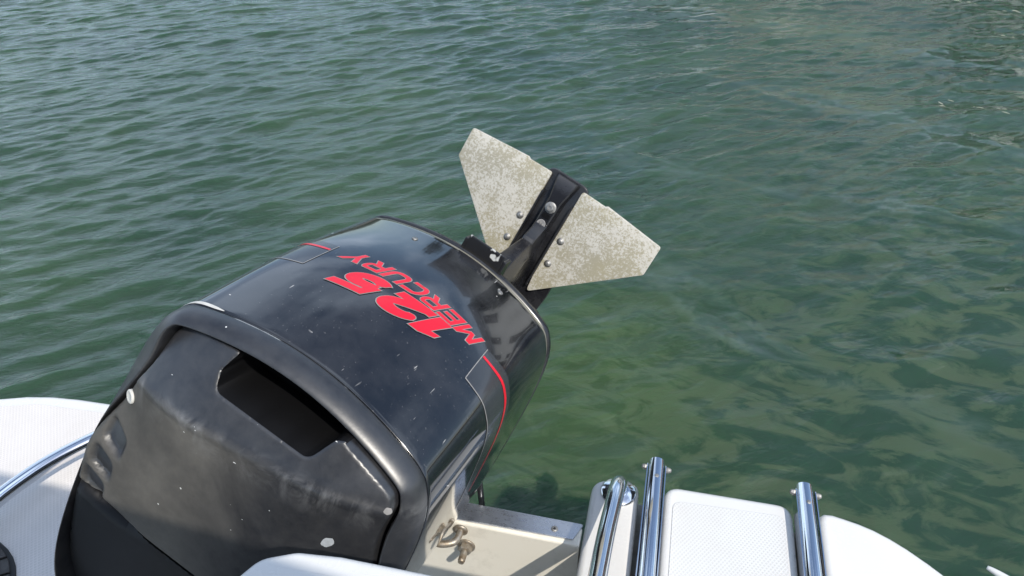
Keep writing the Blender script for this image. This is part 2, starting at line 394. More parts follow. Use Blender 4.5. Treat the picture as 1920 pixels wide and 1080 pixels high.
fb_ = bmesh.new()
def wz(x, y):
    i = int(round((y-gy0)/st)); j = int(round((x-gx0)/st)); return float(Z[i, j])
for (ax, ay), (bx, by), n in (((1.55, 4.78), (2.1, 4.66), 16), ((2.2, 7.5), (2.85, 7.05), 16), ((2.25, 6.42), (2.45, 6.3), 4)):
    for k in range(n):
        t = random.random(); x = ax+(bx-ax)*t+random.gauss(0, .02); y = ay+(by-ay)*t+random.gauss(0, .035); L0 = random.uniform(.004, .030); W0 = L0*random.uniform(.15, .35); a = random.gauss(-.25, .35)
        z = wz(x, y)+.001; c0 = fb_.verts.new((x, y, z+.002+.10*W0)); ring = []
        for q in range(9):
            r_ = random.uniform(.7, 1.1); u, v_ = L0*r_*math.cos(q*.698), W0*r_*math.sin(q*.698); px_, py_ = x+u*math.cos(a)-v_*math.sin(a), y+u*math.sin(a)+v_*math.cos(a); ring.append(fb_.verts.new((px_, py_, wz(px_, py_)+.0006)))
        for q in range(9): fb_.faces.new((c0, ring[q], ring[(q+1) % 9]))
foam = link('foam', fb_, simple('foam_scum', (.26, .27, .20), .6)); foam['kind'] = 'stuff'

# ------------------------------------------------------------------ the boat
XB = -.45
boat = thing('motor_boat', 'white motor boat stern with swim platforms and stainless rails either side of the black motor', 'boat', (XB, .5, 0))
TR = .94                                   # aft face of the transom
PZ = .42
# hull: sides and bottom run forward from the transom
hull = []
for y, hw, zb in ((TR-.004, 1.16, -.28), (.2, 1.22, -.30), (-1.2, 1.24, -.32), (-2.6, 1.1, -.3), (-3.6, .7, -.2), (-4.3, .06, .1)):
    hull.append([(XB-hw, y, .40), (XB-hw, y, .395), (XB-hw*.985, y, .1), (XB-hw*.9, y, zb*.5), (XB, y, zb), (XB+hw*.9, y, zb*.5), (XB+hw*.985, y, .1), (XB+hw, y, .395), (XB+hw, y, .40)])
b = bm_loops(hull, False); b.faces.new([b.verts[i] for i in range(1)]+[]) if False else None
o = link('hull', b, 'gel', boat); sharp(o)
# transom: inner face carries the stud and the lifting eye; low in the middle
link('transom', slab([(-.93, TR-.046), (-.073, TR-.046), (-.073, TR-.003), (-.93, TR-.003)], -.28, PZ-.003, .004, 2), 'gel_old', boat, False)
link('well_floor', box_bm((-.5, .64, .10), (.86, .51, .04)), 'gel_old', boat, False)
for x in (-.955, -.0475): link('well_side', box_bm((x, .66, .20), (.04, .46, .36), bev=.006), 'gel_old', boat, False)
b = slab(round_poly([(-.93, TR-.052), (-.087, TR-.036), (-.071, TR+.0035), (-.93, TR+.0035)], [.001, .004, .004, .001], 3), PZ-.0025, PZ+.0012, .001, 2)
tcap = link('transom_cap', b, 'cap_steel', boat, False)
link('screw', lathe([(.0068, 0), (.0068, .0012), (.0052, .0022), (.0018, .0017)], 14, Matrix.Translation((-.126, .932-.012, PZ+.0012))), 'bolt', tcap)
b = bmesh.new()
for a in (.4, .4+math.pi/2): box_bm((-.126, .920, PZ+.0031), (.0062, .0014, .0006), b, 0, Matrix.Rotation(a, 4, 'Z'))
link('screw_slot', b, 'dark', tcap, False)
# threaded stud with washer and nut through the transom
SC_ = Matrix.Scale(1.02, 4); st_c = Vector((-.302, TR-.0465, .350)); F_ = frame(st_c, (0, -1, 0)) @ SC_
stud = link('stud_bolt', lathe([(.0075, .0)]+[(.0075-.0009*(k % 2), .004+.0016*k) for k in range(22)]+[(.006, .041)], 16, F_), 'rust', boat)
link('washer', lathe([(.0185, .0), (.0185, .0025), (.017, .0034), (.009, .0034)], 24, F_), 'rust', stud)
link('nut', lathe([(.0142, .0036), (.0142, .0135), (.0115, .0155), (.008, .0155)], 6, F_), 'rust', stud, False)
# bow-shaped lifting eye beside the motor
ey = [(-.378, TR-.046, .400), (-.378, TR-.062, .400), (-.371, TR-.078, .398), (-.345, TR-.087, .396), (-.319, TR-.078, .396), (-.312, TR-.062, .397), (-.312, TR-.046, .398)]
eye = link('lifting_eye', tube_bm(cr(ey, 6), .0072, 14), 'rust', boat)
for x in (-.378, -.312): link('eye_washer', lathe([(.015, 0), (.015, .003), (.011, .005)], 18, frame((x, TR-.0465, .398), (0, -1, 0))), 'rust', eye)

# starboard side (right of the picture): pads with two ladder channels between them
chan = link('ladder_channel', box_bm((.22, .64, .30), (.42, .86, .12), bev=.004), 'channel', boat, False)
p1 = round_poly([(-.069, .30), (.033, .30), (.029, 1.078), (-.069, 1.070)], [.01, .01, .026, .04])
pad = link('side_pad', slab(p1, .05, PZ, .014, 6), 'gel', boat); sharp(pad, 60)
p2 = round_poly([(.081, .30), (.337, .30), (.3385, 1.090), (.0805, 1.086)], [.01, .01, .034, .034])
step = link('step_pad', slab(p2, .05, PZ, .018, 6), 'gel', boat); sharp(step, 60)
p3 = round_poly([(.099, .34), (.319, .34), (.3205, 1.054), (.0985, 1.043)], [.01, .01, .022, .022])
link('nonslip_panel', slab(resample(p3, .03), PZ-.002, PZ+.0016, .0016, 3), 'nonslip', step)
p4 = [(.386, .2), (.386, 1.060)]+[(.389, 1.076), (.398, 1.085), (.415, 1.0865), (.440, 1.0815), (.465, 1.0755), (.491, 1.0665), (.520, 1.052), (.548, 1.034), (.58, 1.009), (.612, .981), (.65, .94), (.69, .88), (.72, .80), (.74, .7), (.75, .5), (.75, .2)]
plat = link('swim_platform', slab(resample(p4, .025), .05, PZ, .016, 6), 'gel', boat); sharp(plat, 60)
# port swim platform, left of the motor
p5 = [(-.98, .2), (-.98, 1.03), (-1.0, 1.045), (-1.217, 1.038), (-1.30, 1.035), (-1.37, 1.028), (-1.43, 1.015), (-1.49, .993), (-1.54, .955), (-1.59, .89), (-1.63, .78), (-1.65, .6), (-1.65, .2)]
plat2 = link('swim_platform', slab(resample(p5, .025), .05, PZ, .016, 6), 'gel', boat); sharp(plat2, 60)
p6 = round_poly([(-.999, .22), (-1.0, 1.008), (-1.22, 1.001), (-1.38, .992), (-1.46, .965), (-1.52, .92), (-1.57, .84), (-1.60, .74), (-1.62, .6), (-1.62, .22)], .02, 4)
link('nonslip_panel', slab(resample(p6, .03), PZ-.002, PZ+.0016, .0016, 3), 'nonslip2', plat2)
# dark oval step of weathered slats on the port platform
cx_, cy_, ra, rb_ = -1.285, .455, .245, .185
ang = R_(28)
def oval(t, k=1.0): 
    x, y = ra*k*math.cos(t), rb_*k*math.sin(t); return (cx_+x*math.cos(ang)-y*math.sin(ang), cy_+x*math.sin(ang)+y*math.cos(ang))
mat_ = link('step_mat', slab([oval(2*math.pi*k/48) for k in range(48)], PZ+.0014, PZ+.006, .002, 2), 'groove', boat)
def clip(poly, n, d):
    out = []
    for i in range(len(poly)):
        a, c = np.array(poly[i]), np.array(poly[(i+1) % len(poly)]); da, dc = a@n-d, c@n-d
        if da >= 0: out.append(tuple(a))
        if da*dc < 0: out.append(tuple(a+(c-a)*da/(da-dc)))
    return out
nn = np.array([math.sin(R_(35)), -math.cos(R_(35))]) ; base = np.array([cx_, cy_])@nn
ov = [oval(2*math.pi*k/96, .965) for k in range(96)]
for i in range(-6, 6):
    q = clip(clip(ov, nn, base+i*.04+.0025), -nn, -(base+(i+1)*.04-.0025))
    if len(q) > 3: link('slat', slab(q, PZ+.005, PZ+.0115+random.uniform(-.0006, .0006), .0015, 2), 'rubber', mat_)
# rails
rail = link('grab_rail', tube_bm(cr([(-.013, 1.040, PZ), (-.013, 1.040, PZ+.018), (-.0135, 1.034, PZ+.036), (-.015, 1.012, PZ+.052), (-.018, .97, PZ+.064), (-.024, .86, PZ+.085), (-.028, .70, PZ+.12), (-.03, .50, PZ+.17), (-.03, .35, PZ+.12), (-.03, .30, PZ)], 8), .0165, 24), 'steel', boat)
for y in (1.040, .30): link('rail_flange', lathe([(.037, 0), (.037, .002), (.034, .005), (.026, .007), (.0215, .0105), (.0175, .0115)], 32, Matrix.Translation((-.013 if y > .5 else -.03, y, PZ+.0003))), 'steel', rail)
rail2 = link('grab_rail', tube_bm(cr([(-1.045, .985, PZ), (-1.047, .98, PZ+.03), (-1.075, .945, PZ+.05), (-1.115, .892, PZ+.055), (-1.155, .832, PZ+.055), (-1.183, .77, PZ+.055), (-1.203, .69, PZ+.055), (-1.212, .58, PZ+.055), (-1.21, .45, PZ+.04), (-1.208, .42, PZ)], 8), .0165, 24), 'steel', boat)
for x, y in ((-1.045, .985), (-1.208, .42)): link('rail_flange', lathe([(.037, 0), (.037, .002), (.034, .005), (.026, .007), (.0175, .0115)], 32, Matrix.Translation((x, y, PZ+.0018))), 'steel', rail2)
# bulkhead of the engine well, right under the camera
pb = round_poly([(-.372, .20), (-.372, .345), (-.352, .388), (-.318, .404), (-.272, .409), (-.154, .410), (.30, .41), (.30, .20)], [0, .02, .03, .03, .03, .0, .01, 0], 5)
bk = link('bulkhead', slab(resample(pb, .02), .1, 1.0, .010, 6), 'gel', boat); sharp(bk, 60)
link('cockpit_floor', box_bm((XB, -1.3, .15), (1.9, 2.7, .04)), 'gel_old', boat, False)
for s in (-1, 1): link('side_deck', box_bm((XB+s*1.06, -1.2, .42), (.24, 2.75, .05), bev=.015), 'gel', boat, False)
# unseen canopy over the cockpit, added to shade cowl, bulkhead and platform
cl = []
for y, dz in ((-.30, -.02), (-.33, .0), (-.9, .04), (-1.5, .045), (-2.1, .0)):
    cl.append([(XB+x, y, 2.12+dz-.10*(abs(x)/1.1)**2.5) for x in np.linspace(-1.1, 1.1, 23)])
b = bm_loops(cl, False); bmesh.ops.solidify(b, geom=list(b.faces), thickness=.012)
can = link('shade_canopy', b, 'canvas', boat)
for s in (-1, 1):
    for y in (-.36, -2.05): link('shade_canopy_post', tube_bm([(XB+s*1.06, y*.9-.12, .43), (XB+s*1.07, y, 2.02)], .013, 12), 'steel', can)
# cleat on the quarter, its horn pointing aft
cb = tube_bm(cr([(.684, 1.021, .418), (.700, 1.010, .4185), (.735, .985, .418), (.80, .94, .41)], 5), [.0035+.0006*min(i, 12) for i in range(16)], 12)
link('cleat_horn', cb, 'gel', boat); link('cleat_base', box_bm((.745, .93, .385), (.13, .09, .05), bev=.012, mat=Matrix.Rotation(-.6, 4, 'Z')), 'gel', boat)

# ------------------------------------------------------------------ boarding ladder
lad = thing('boarding_ladder', 'folded stainless steel boarding ladder, two tubes flanking the white non-slip step', 'ladder', (.21, 1.0, PZ))
for x0, x1 in ((.0585, .0605), (.3585, .3525)):
    zt = PZ+.018; r = .0172
    path = [(x1+(x0-x1)*((y-.35)/.78), y, zt) for y in (.35, .6, .9, 1.1, 1.123)]
    rr = [r, r, r, r, r*.97]
    bb = tube_bm(path, rr, 28, True)
    tb = link('tube', bb, 'steel', lad); sharp(tb, 50)
    # cheek plates of the hinge either side with cap nuts
    for s in (-1, 1):
        ch_ = link('cheek_plate', slab(round_poly([(.75, zt-.022), (1.114, zt-.022), (1.114, zt+.012), (.75, zt+.006)], [.002, .014, .012, .002], 4), -.0012, .0012, .0006, 2,
             xf=lambda p, s=s, x0=x0, r=r: (x0+s*(r+.0018)+p[2], p[0], p[1])), 'steel', tb); sharp(ch_, 40)
        link('cap_nut', lathe([(.0064, 0), (.0064, .005), (.0054, .0065), (.0048, .009), (.0025, .0108)], 6, frame((x0+s*(r+.003), 1.100, zt+.006), (s, 0, .15))), 'bolt', tb, False)
    link('rivet', lathe([(.0052, -.002), (.0050, .0006), (.0036, .0018), (.001, .0021)], 6, frame((x0+.0015, 1.072, zt+r-.0004), (0, 0, 1))), 'bolt', tb, False)
    link('hinge_bar', box_bm(((x0+x1)/2-.0, .72, PZ-.035), (.016, .72, .03), bev=.003), 'steel', tb, False)

# ------------------------------------------------------------------ outboard motor
MO = Vector((-.25928956, 1.34976797, .82204779))
MR = Matrix(((.89735718, .11451972, .42618695), (-.24482312, .93268829, .26486635), (-.36716716, -.34202014, .86499162)))
mot = thing('outboard_motor', 'black outboard motor tilted up on the transom with red lettering and pale foil', 'outboard motor', MO, world=False)
mot.matrix_world = Matrix.Translation(MO) @ MR.to_4x4()
def ml(name, bm, mat, parent=None, smooth=True):
    return link(name, bm, mat, parent or mot, smooth)
WC=-.0256
HALF=[(0,0),(.40,-.0088),(.835,-.036),(.896,-.0509),(1.029,-.0926),(1.08,-.28),(1.095,-.46),(1.0,-.60),(.45,-.635),(0,-.64)]
CTRL=np.array(HALF+[(-x,y) for x,y in HALF[-2:0:-1]],float)
def bspl(u):
    u=np.asarray(u,float)%len(CTRL); i=np.floor(u).astype(int); t=(u-i)[...,None]; n=len(CTRL)
    a,b,c,d=[CTRL[(i+k)%n] for k in (-1,0,1,2)]
    return ((1-t)**3*a+(3*t**3-6*t**2+4)*b+(-3*t**3+3*t**2+3*t+1)*c+t**3*d)/6
def catmull(xs,ys,x):
    xs=np.array(xs,float);ys=np.array(ys,float);m=np.gradient(ys,xs)
    x=np.clip(x,xs[0],xs[-1]);i=np.clip(np.searchsorted(xs,x)-1,0,len(xs)-2);h=xs[i+1]-xs[i];t=(x-xs[i])/h
    return (2*t**3-3*t**2+1)*ys[i]+(t**3-2*t**2+t)*h*m[i]+(-2*t**3+3*t**2)*ys[i+1]+(t**3-t**2)*h*m[i+1]
def DT(a): return catmull([-.767,-.56,-.353],[-.0504,-.0004,.0197],a)
def HW(a): return catmull([-.767,-.56,-.353],[.2196,.2155,.2147],a)
UU=np.linspace(-9,9,1441)
def section(a,u):
    p=bspl(u); return np.stack([WC+p[...,0]*HW(a),DT(a)+p[...,1]],-1)
_B=bspl(UU)
_L=np.r_[0,np.cumsum(np.hypot(np.diff(_B[:,0]*.226),np.diff(_B[:,1])))]; _L-=np.interp(0,UU,_L)
def S(t,a,off=0.0):
    """point of the cowl skin at arc length t from the centre line and station a"""
    t=np.asarray(t,float);a=np.asarray(a,float)
    def P(t,a):
        q=section(a,np.interp(t,_L,UU)); return np.stack([q[...,0],a+0*t,q[...,1]],-1)
    p=P(t,a)
    if np.any(off):
        e=1e-3; dt=P(t+e,a)-P(t-e,a); da=P(t,a+e)-P(t,a-e)
        n=np.cross(dt,da); n/=np.linalg.norm(n,axis=-1,keepdims=True)
        p=p+n*off
    return p

NU = 144
US = np.arange(NU)/NU*18.0
def sec(a, delta=0.0, fac=None):
    q = section(a, US); 
    e = np.roll(q, -1, 0)-np.roll(q, 1, 0); n = np.stack([-e[:, 1], e[:, 0]], -1); n /= np.linalg.norm(n, axis=1, keepdims=True)
    c = q.mean(0); s = np.sign(((c-q)*n).sum(1).mean()); d = delta if fac is None else delta*fac
    return q+n*s*(d if np.isscalar(d) else d[:, None])
def loop3(q, a): 
    a = np.broadcast_to(a, (len(q),)); return [(float(x), float(y), float(z)) for (x, z), y in zip(q, a)]
A0, A1 = -.767, -.353
ls = [loop3(sec(A0, .010), A0+.006), loop3(sec(A0, .0035), A0+.0005), loop3(sec(A0, .0012), A0+.0004), loop3(sec(A0, .0), A0+.0014)]
for a in np.linspace(A0+.006, A1-.006, 60): ls.append(loop3(sec(a), a))
ls += [loop3(sec(A1, .0006), A1-.002), loop3(sec(A1, .0025), A1), loop3(sec(A1, .008), A1+.0004)]
cowl = ml('cowl', bm_loops(ls), 'cowl'); sharp(cowl, 50)
# seal and lower cowl
ml('rim_gasket', bm_loops([loop3(sec(A1, .006), A1+.0006), loop3(sec(A1, .0035), A1+.002), loop3(sec(A1, .0035), A1+.011), loop3(sec(A1, .008), A1+.013)]), 'gasket')
lw = [loop3(sec(A1, .006), A1+.013), loop3(sec(A1, .001), A1+.015), loop3(sec(A1, .001), A1+.026)]
for a, d in ((-.31, .012), (-.28, .035), (-.24, .065), (-.19, .10), (-.15, .13)): lw.append(loop3(sec(A1, d), a))
ml('lower_cowl', bm_loops(lw, True, False, True), 'leg')
# cap band
def hfun(D): return smooth(-.34, -.17, D)
qd = section(A0, US)[:, 1]; side = smooth(-.09, -.17, qd); H = hfun(qd)
DF = (1+.75*side)*(.14+.86*H); AF = 1+0*H
def cloop(a, d): return loop3(sec(A0, d, DF), A0+(a-A0)*AF)
ls = [loop3(sec(A0, .010), A0+.004), loop3(sec(A0, .004), A0-.0005), loop3(sec(A0, .0008), A0-.0012), loop3(sec(A0, .0006), A0-.003)]
ls += [cloop(a, d) for a, d in ((-.777, .0010), (-.786, .0032), (-.794, .0072), (-.800, .0122), (-.8030, .0158), (-.8035, .0172), (-.8015, .0187), (-.796, .0195), (-.775, .0200), (-.745, .0205))]
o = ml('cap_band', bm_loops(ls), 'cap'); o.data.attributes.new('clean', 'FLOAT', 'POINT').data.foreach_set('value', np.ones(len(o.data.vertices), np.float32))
ml('cap_base', bm_loops([loop3(sec(A0, .010), A0+.004), loop3(sec(A0, .004), -.735), loop3(sec(A0, .06), -.73)], True, False, True), 'dark', None, False)
# inset faces of the cap
qin = sec(A0, .0232, DF)
loop = [tuple(p) for p in qin]
if area2(loop) < 0: loop = loop[::-1]
# notch of the hand grip
top = np.array(loop)
def top_d(wv):
    s_ = [p for p in loop if p[1] > -.13]; s_.sort(); return float(np.interp(wv, [p[0] for p in s_], [p[1] for p in s_]))
k0, k1 = -.107, .062
notch = [(k0-.001, top_d(k0)), (-.1155, -.112), (-.1065, -.1340), (.0425, -.1240), (.058, -.090), (k1+.006, top_d(k1)+.0)]
up = [p for p in loop]
i0 = [i for i, p in enumerate(up) if p[1] > -.13 and k0-.004 < p[0] < k1+.007]
rest = []
n_ = len(up)
# walk the loop from just after the notch to just before it
inn = set(i0); start = [i for i in range(n_) if i not in inn and (i-1) % n_ in inn][0]
i = start
while i not in inn: rest.append(up[i]); i = (i+1) % n_
if rest[0][0] < rest[-1][0]: notch_path = notch[::-1]      # loop leaves on the left side of the notch
else: notch_path = notch
full = rest+notch_path
rad = [0]*len(rest)+[.007, .009, .017, .017, .009, .007][::(1 if notch_path is notch else -1)]
full = round_poly(full, rad, 6)
SEAM = -.424; GAP = .0022
nD = np.array([0., 1.])
upper = resample(clip(full, nD, SEAM+GAP), .007); lower = resample(clip(full, -nD, -(SEAM-GAP)), .01)
LOUV = ((-.2150, -.306), (-.2205, -.354), (-.2265, -.400))
def face_a(wv, D, dist):
    Dr = -.158+.19*wv                                               # crease across the cap
    rel = D-Dr
    a = np.where(rel > 0, -.8490+.52*np.clip(rel, 0, .12), -.8490+.15*np.clip(-rel, 0, .5))
    a = a+.004*np.exp(-np.abs(rel)/.02)
    a = a-.0022*np.exp(-((rel+.004)/.006)**2)                        # soft lip along the crease
    a = a+1.5*np.clip(np.abs(wv-WC)-.06, 0, 1)**2*smooth(-.36, -.24, D)+.3*np.clip(np.abs(wv-WC)-.06, 0, 1)**2               # slight crown
    h = hfun(D); rr = .0012+.012*(1-h)*smooth(.08, .16, np.abs(wv-WC))
    x = np.clip(1-dist/rr, 0, 1); a = a+rr*(1-np.sqrt(np.clip(1-x*x, 0, 1)))
    for lw_, ld in LOUV:
        u = (wv-lw_)/.0235; v = (D-ld+.25*(wv-lw_))/.0215
        k = 1-smooth(.66, 1.0, (np.abs(u)**4+np.abs(v)**4)**.25)
        a = a+.0085*k*(1-.15*v)
    return a
def scoop(wv, D):
    r = np.zeros(len(wv))
    for lw_, ld in LOUV:
        u = (wv-lw_)/.0235; v = (D-ld+.25*(wv-lw_))/.0215; r = np.maximum(r, 1-smooth(.72, 1.02, (np.abs(u)**4+np.abs(v)**4)**.25))
    return r
def face_part(poly, name, mat, step, zb):
    V2, Fc = cdt(None, [poly], step, lambda x, y: inside(poly, x, y))
    d = edge_dist(poly, V2[:, 0], V2[:, 1]); a = face_a(V2[:, 0], V2[:, 1], d)
    V3 = np.stack([V2[:, 0], a, V2[:, 1]], -1)
    nb = len(V3); P = np.array(poly); ap = face_a(P[:, 0], P[:, 1], np.zeros(len(P)))
    T = np.stack([P[:, 0], ap, P[:, 1]], -1); Bm = np.stack([P[:, 0], np.full(len(P), zb), P[:, 1]], -1)
    n = len(P); i = np.arange(n); j = (i+1) % n
    W1 = np.stack([nb+i, nb+j, nb+n+j], -1); W2 = np.stack([nb+i, nb+n+j, nb+n+i], -1)
    V3 = np.concatenate([V3, T, Bm]); Fc = np.concatenate([Fc, W1, W2])
    nt = len(Fc)-len(W1)*2; b = bmesh.new(); vv = [b.verts.new(p) for p in V3.tolist()]
    for q_, f in enumerate(Fc.tolist()):
        try: b.faces.new([vv[k] for k in f]).material_index = int(q_ >= nt and V3[f][:, 2].mean() > -.142 and -.122 < V3[f][:, 0].mean() < .072)
        except ValueError: pass
    bmesh.ops.remove_doubles(b, verts=list(b.verts), dist=2e-5)
    for v in [v for v in b.verts if not v.link_faces]: b.verts.remove(v)
    o = ml(name, b, mat); vs_ = np.array([v.co[:] for v in o.data.vertices]); at = o.data.attributes.new('clean', 'FLOAT', 'POINT'); at.data.foreach_set('value', scoop(vs_[:, 0], vs_[:, 2]).astype(np.float32)); o.data.materials.append(M['dark']); return sharp(o, 48)
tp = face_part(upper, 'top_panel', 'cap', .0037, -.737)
fp = face_part(lower, 'front_panel', 'front', .012, -.737)
bx_, bd_ = -.2185, -.236
fa_ = lambda x, y: float(face_a(np.array([x]), np.array([y]), np.array([.05]))[0])
bn_ = ((fa_(bx_+.006, bd_)-fa_(bx_-.006, bd_))/.012, -1, (fa_(bx_, bd_+.006)-fa_(bx_, bd_-.006))/.012)
ba = float(face_a(np.array([bx_]), np.array([bd_]), np.array([.05]))[0])
link('button', lathe([(.0098, -.004), (.0098, .0008), (.0088, .0018), (.0065, .002), (.006, .0016), (.001, .0016)], 24, frame((bx_, ba-.0012, bd_), bn_)), 'button', tp)

for cx0, cd0, rx0, ry0, mt_, nm_ in ((.1115, -.212, .0062, .0112, 'chip', 'paint_chip'), (.1545, -.126, .0045, .0045, 'grey', 'moulding_mark')):
    b = bmesh.new(); c0 = b.verts.new((cx0, fa_(cx0, cd0)-.0012, cd0)); rg = []
    for k in range(16):
        q = 2*math.pi*k/16; rr_ = 1+.12*math.sin(2*q+1)+.06*math.sin(5*q); u, v_ = rx0*rr_*math.cos(q), ry0*rr_*math.sin(q); x, y = cx0+u*.87+v_*.3, cd0+v_*.95-u*.3; rg.append(b.verts.new((x, fa_(x, y)-.0007, y)))
    for k in range(16): b.faces.new((c0, rg[k], rg[(k+1) % 16]))
    link(nm_, b, mt_, tp)

# decals: flat film laid on the skin (arc length t, station a)
def overlay(name, polys, mat, off, parent, step=.006, thick=0):
    cons = [resample(p, step) for p in polys]
    def keep(x, y):
        k = np.zeros(len(x), bool)
        for p in polys: k |= inside(p, x, y)
        return k
    V2, Fc = cdt(None, cons, step, keep)
    return tris(S(V2[:, 0], V2[:, 1], off), Fc, name, mat, parent)
def quad(a, b, h, e0=0, e1=0):
    a = np.array(a, float); b = np.array(b, float); d = b-a; L_ = np.hypot(*d); d /= L_; n = np.array([-d[1], d[0]])*h
    a = a-d*e0; b = b+d*e1; return [tuple(a+n), tuple(b+n), tuple(b-n), tuple(a-n)]
def stroke(pts, h, g=0, ends=(0, 0), joint=True):
    out = []; pts = [p for i, p in enumerate(pts) if i == 0 or math.dist(p, pts[i-1]) > 1e-4]
    for i in range(len(pts)-1):
        out.append(quad(pts[i], pts[i+1], h+g, g+ends[0] if i == 0 else 0, g+ends[1] if i == len(pts)-2 else 0))
        if joint and i: out.append([(pts[i][0]+(h+g)*math.cos(t), pts[i][1]+(h+g)*math.sin(t)) for t in np.linspace(0, 2*math.pi, 13)[:-1]])
    return out
def arc(cx, cy, rx, ry, a0, a1, n=14):
    return [(cx+rx*math.cos(R_(a)), cy+ry*math.sin(R_(a))) for a in np.linspace(a0, a1, n)]
def grow(poly, g):
    return [tuple(p) for p in inset(poly, -g)] if g else poly
h = .105
LET = {
 'M': (1.02, lambda g: [grow([(0, 0), (.2, 0), (.2, 1), (0, 1)], g), grow([(.82, 0), (1.02, 0), (1.02, 1), (.82, 1)], g), grow([(.0, 1), (.24, 1), (.6, .25), (.42, .25)], g), grow([(.78, 1), (1.02, 1), (.6, .25), (.42, .25)], g)]),
 'E': (.86, lambda g: [grow([(0, 0), (.21, 0), (.21, 1), (0, 1)], g), grow([(.1, 0), (.86, 0), (.86, .2), (.1, .2)], g), grow([(.1, .41), (.8, .41), (.8, .59), (.1, .59)], g), grow([(.1, .8), (.86, .8), (.86, 1), (.1, 1)], g)]),
 'R': (.9, lambda g: [grow([(0, 0), (.21, 0), (.21, 1), (0, 1)], g), grow([(.1, .82), (.7, .82), (.7, 1), (.1, 1)], g), grow([(.1, .36), (.7, .36), (.7, .54), (.1, .54)], g)]+stroke(arc(.68, .68, .13, .23, -90, 90, 9), .09, g)+[grow([(.38, .4), (.62, .4), (.92, 0), (.66, 0)], g)]),
 'C': (.88, lambda g: stroke([(.88, .9), (.34, .9)]+arc(.34, .5, .24, .40, 90, 270, 10)+[(.34, .1), (.88, .1)], .1, g)),
 'U': (.92, lambda g: stroke([(.1, 1), (.1, .35)]+arc(.36, .35, .26, .25, 180, 270, 6)+[(.56, .1)]+arc(.56, .35, .26, .25, 270, 360, 6)+[(.82, .35), (.82, 1)], .105, g)),
 'Y': (.96, lambda g: [grow([(0, 1), (.26, 1), (.57, .42), (.37, .42)], g), grow([(.72, 1), (.98, 1), (.58, .42), (.40, .42)], g), grow([(.37, 0), (.58, 0), (.58, .5), (.37, .5)], g)]),
 '1': (.62, lambda g: [grow([(.24, 0), (.66, 0), (.66, 1), (.36, 1), (.02, .80), (.02, .62), (.26, .68)], g)]),
 '2': (1.15, lambda g: stroke(arc(.56, .66, .40, .235, 170, -35, 14)+[(.62, .36), (.22, .13)], .172, g, (0, .02))+[grow([(.02, 0), (1.12, 0), (1.12, .28), (.02, .28)], g)]),
 '5': (1.18, lambda g: [grow([(.16, .76), (1.18, .76), (1.18, 1), (.16, 1)], g), grow([(.10, .46), (.36, .46), (.42, 1), (.16, 1)], g)]+stroke([(.22, .53), (.56, .55)]+arc(.60, .34, .40, .215, 90, -150, 14), .165, g, (0, .03))),
}
def write(name, text, t0, t1, ab, at_, slant, gapf, parent, gr, skew=0.0, lift=0.0):
    """text reads from t0 to t1 (decreasing t), letters stand from station ab (foot) up to at_ (head)"""
    ws = [LET[c][0] for c in text]; tot = sum(ws)+gapf*(len(text)-1)+slant; ht = abs(at_-ab)
    sx_ = (t1-t0)/tot; x = 0.0
    for c, wd in zip(text, ws):
        def mapf(polys, x=x):
            out = []
            for p in polys:
                q = []
                for px, py in p:
                    t = t0+sx_*(x+px+slant*py); q.append((t, ab+(at_-ab)*py+skew*(t-t0)))
                out.append(q)
            return out
        overlay('letter_border', mapf(LET[c][1](gr)), 'grey', .0004+lift, parent, .006)
        overlay(name, mapf(LET[c][1](0)), 'red', .0008+lift, parent, .006)
        x += wd+gapf
write('letter', 'MERCURY', .137, -.130, -.5250, -.5585, .38, .12, cowl, .034, .020)
write('digit', '125', .101, -.103, -.5605, -.6140, .42, .10, cowl, .024, .075, .0006)
# side flash decals
def ribbon(pts, wd):
    P = np.array([[float(x) for x in p] for p in cr([(p[0], p[1], 0) for p in pts], 5)])[:, :2]; d = np.gradient(P, axis=0); n = np.stack([-d[:, 1], d[:, 0]], -1); n /= np.linalg.norm(n, axis=1, keepdims=True)
    ww = np.interp(np.linspace(0, 1, len(P)), np.linspace(0, 1, len(wd)), wd)[:, None]/2 if isinstance(wd, (list, tuple)) else wd/2
    return [tuple(p) for p in P+n*ww]+[tuple(p) for p in (P-n*ww)[::-1]]
for s in (1, -1):
    overlay('flash_film', [[(s*t, a) for t, a in ((.150, -.533), (.1545, -.6125), (.185, -.6135), (.215, -.612), (.25, -.606), (.285, -.603), (.32, -.60), (.36, -.59), (.42, -.575), (.42, -.515), (.36, -.522), (.30, -.527), (.235, -.529), (.19, -.530))][::s]], 'overlay', .0003, cowl, .008)
    overlay('flash_edge', [[(s*t, a) for t, a in ribbon([(.1497, -.533), (.152, -.573), (.1545, -.612)], .0014)]], 'grey', .0007, cowl, .006)
    overlay('flash_edge', [[(s*t, a) for t, a in ribbon([(.1545, -.6127), (.185, -.6135), (.215, -.612), (.25, -.606), (.285, -.603), (.32, -.60), (.36, -.59), (.42, -.575)], .0018)]], 'grey', .0007, cowl, .006)
    overlay('flash_stripe', [[(s*t, a) for t, a in ribbon([(.1525, -.5525), (.185, -.5515), (.2225, -.548), (.26, -.546), (.31, -.542), (.36, -.537), (.42, -.528)], [.005, .006, .0075, .006, .005, .004])]], 'red', .0009, cowl, .006)
overlay('paint_chip', [ribbon([(-.225, A0+.0035), (-.205, A0+.0045), (-.185, A0+.0045), (-.165, A0+.003), (-.150, A0+.0022)], [.003, .006, .006, .005, .001])], 'button', .0006, cowl, .004)
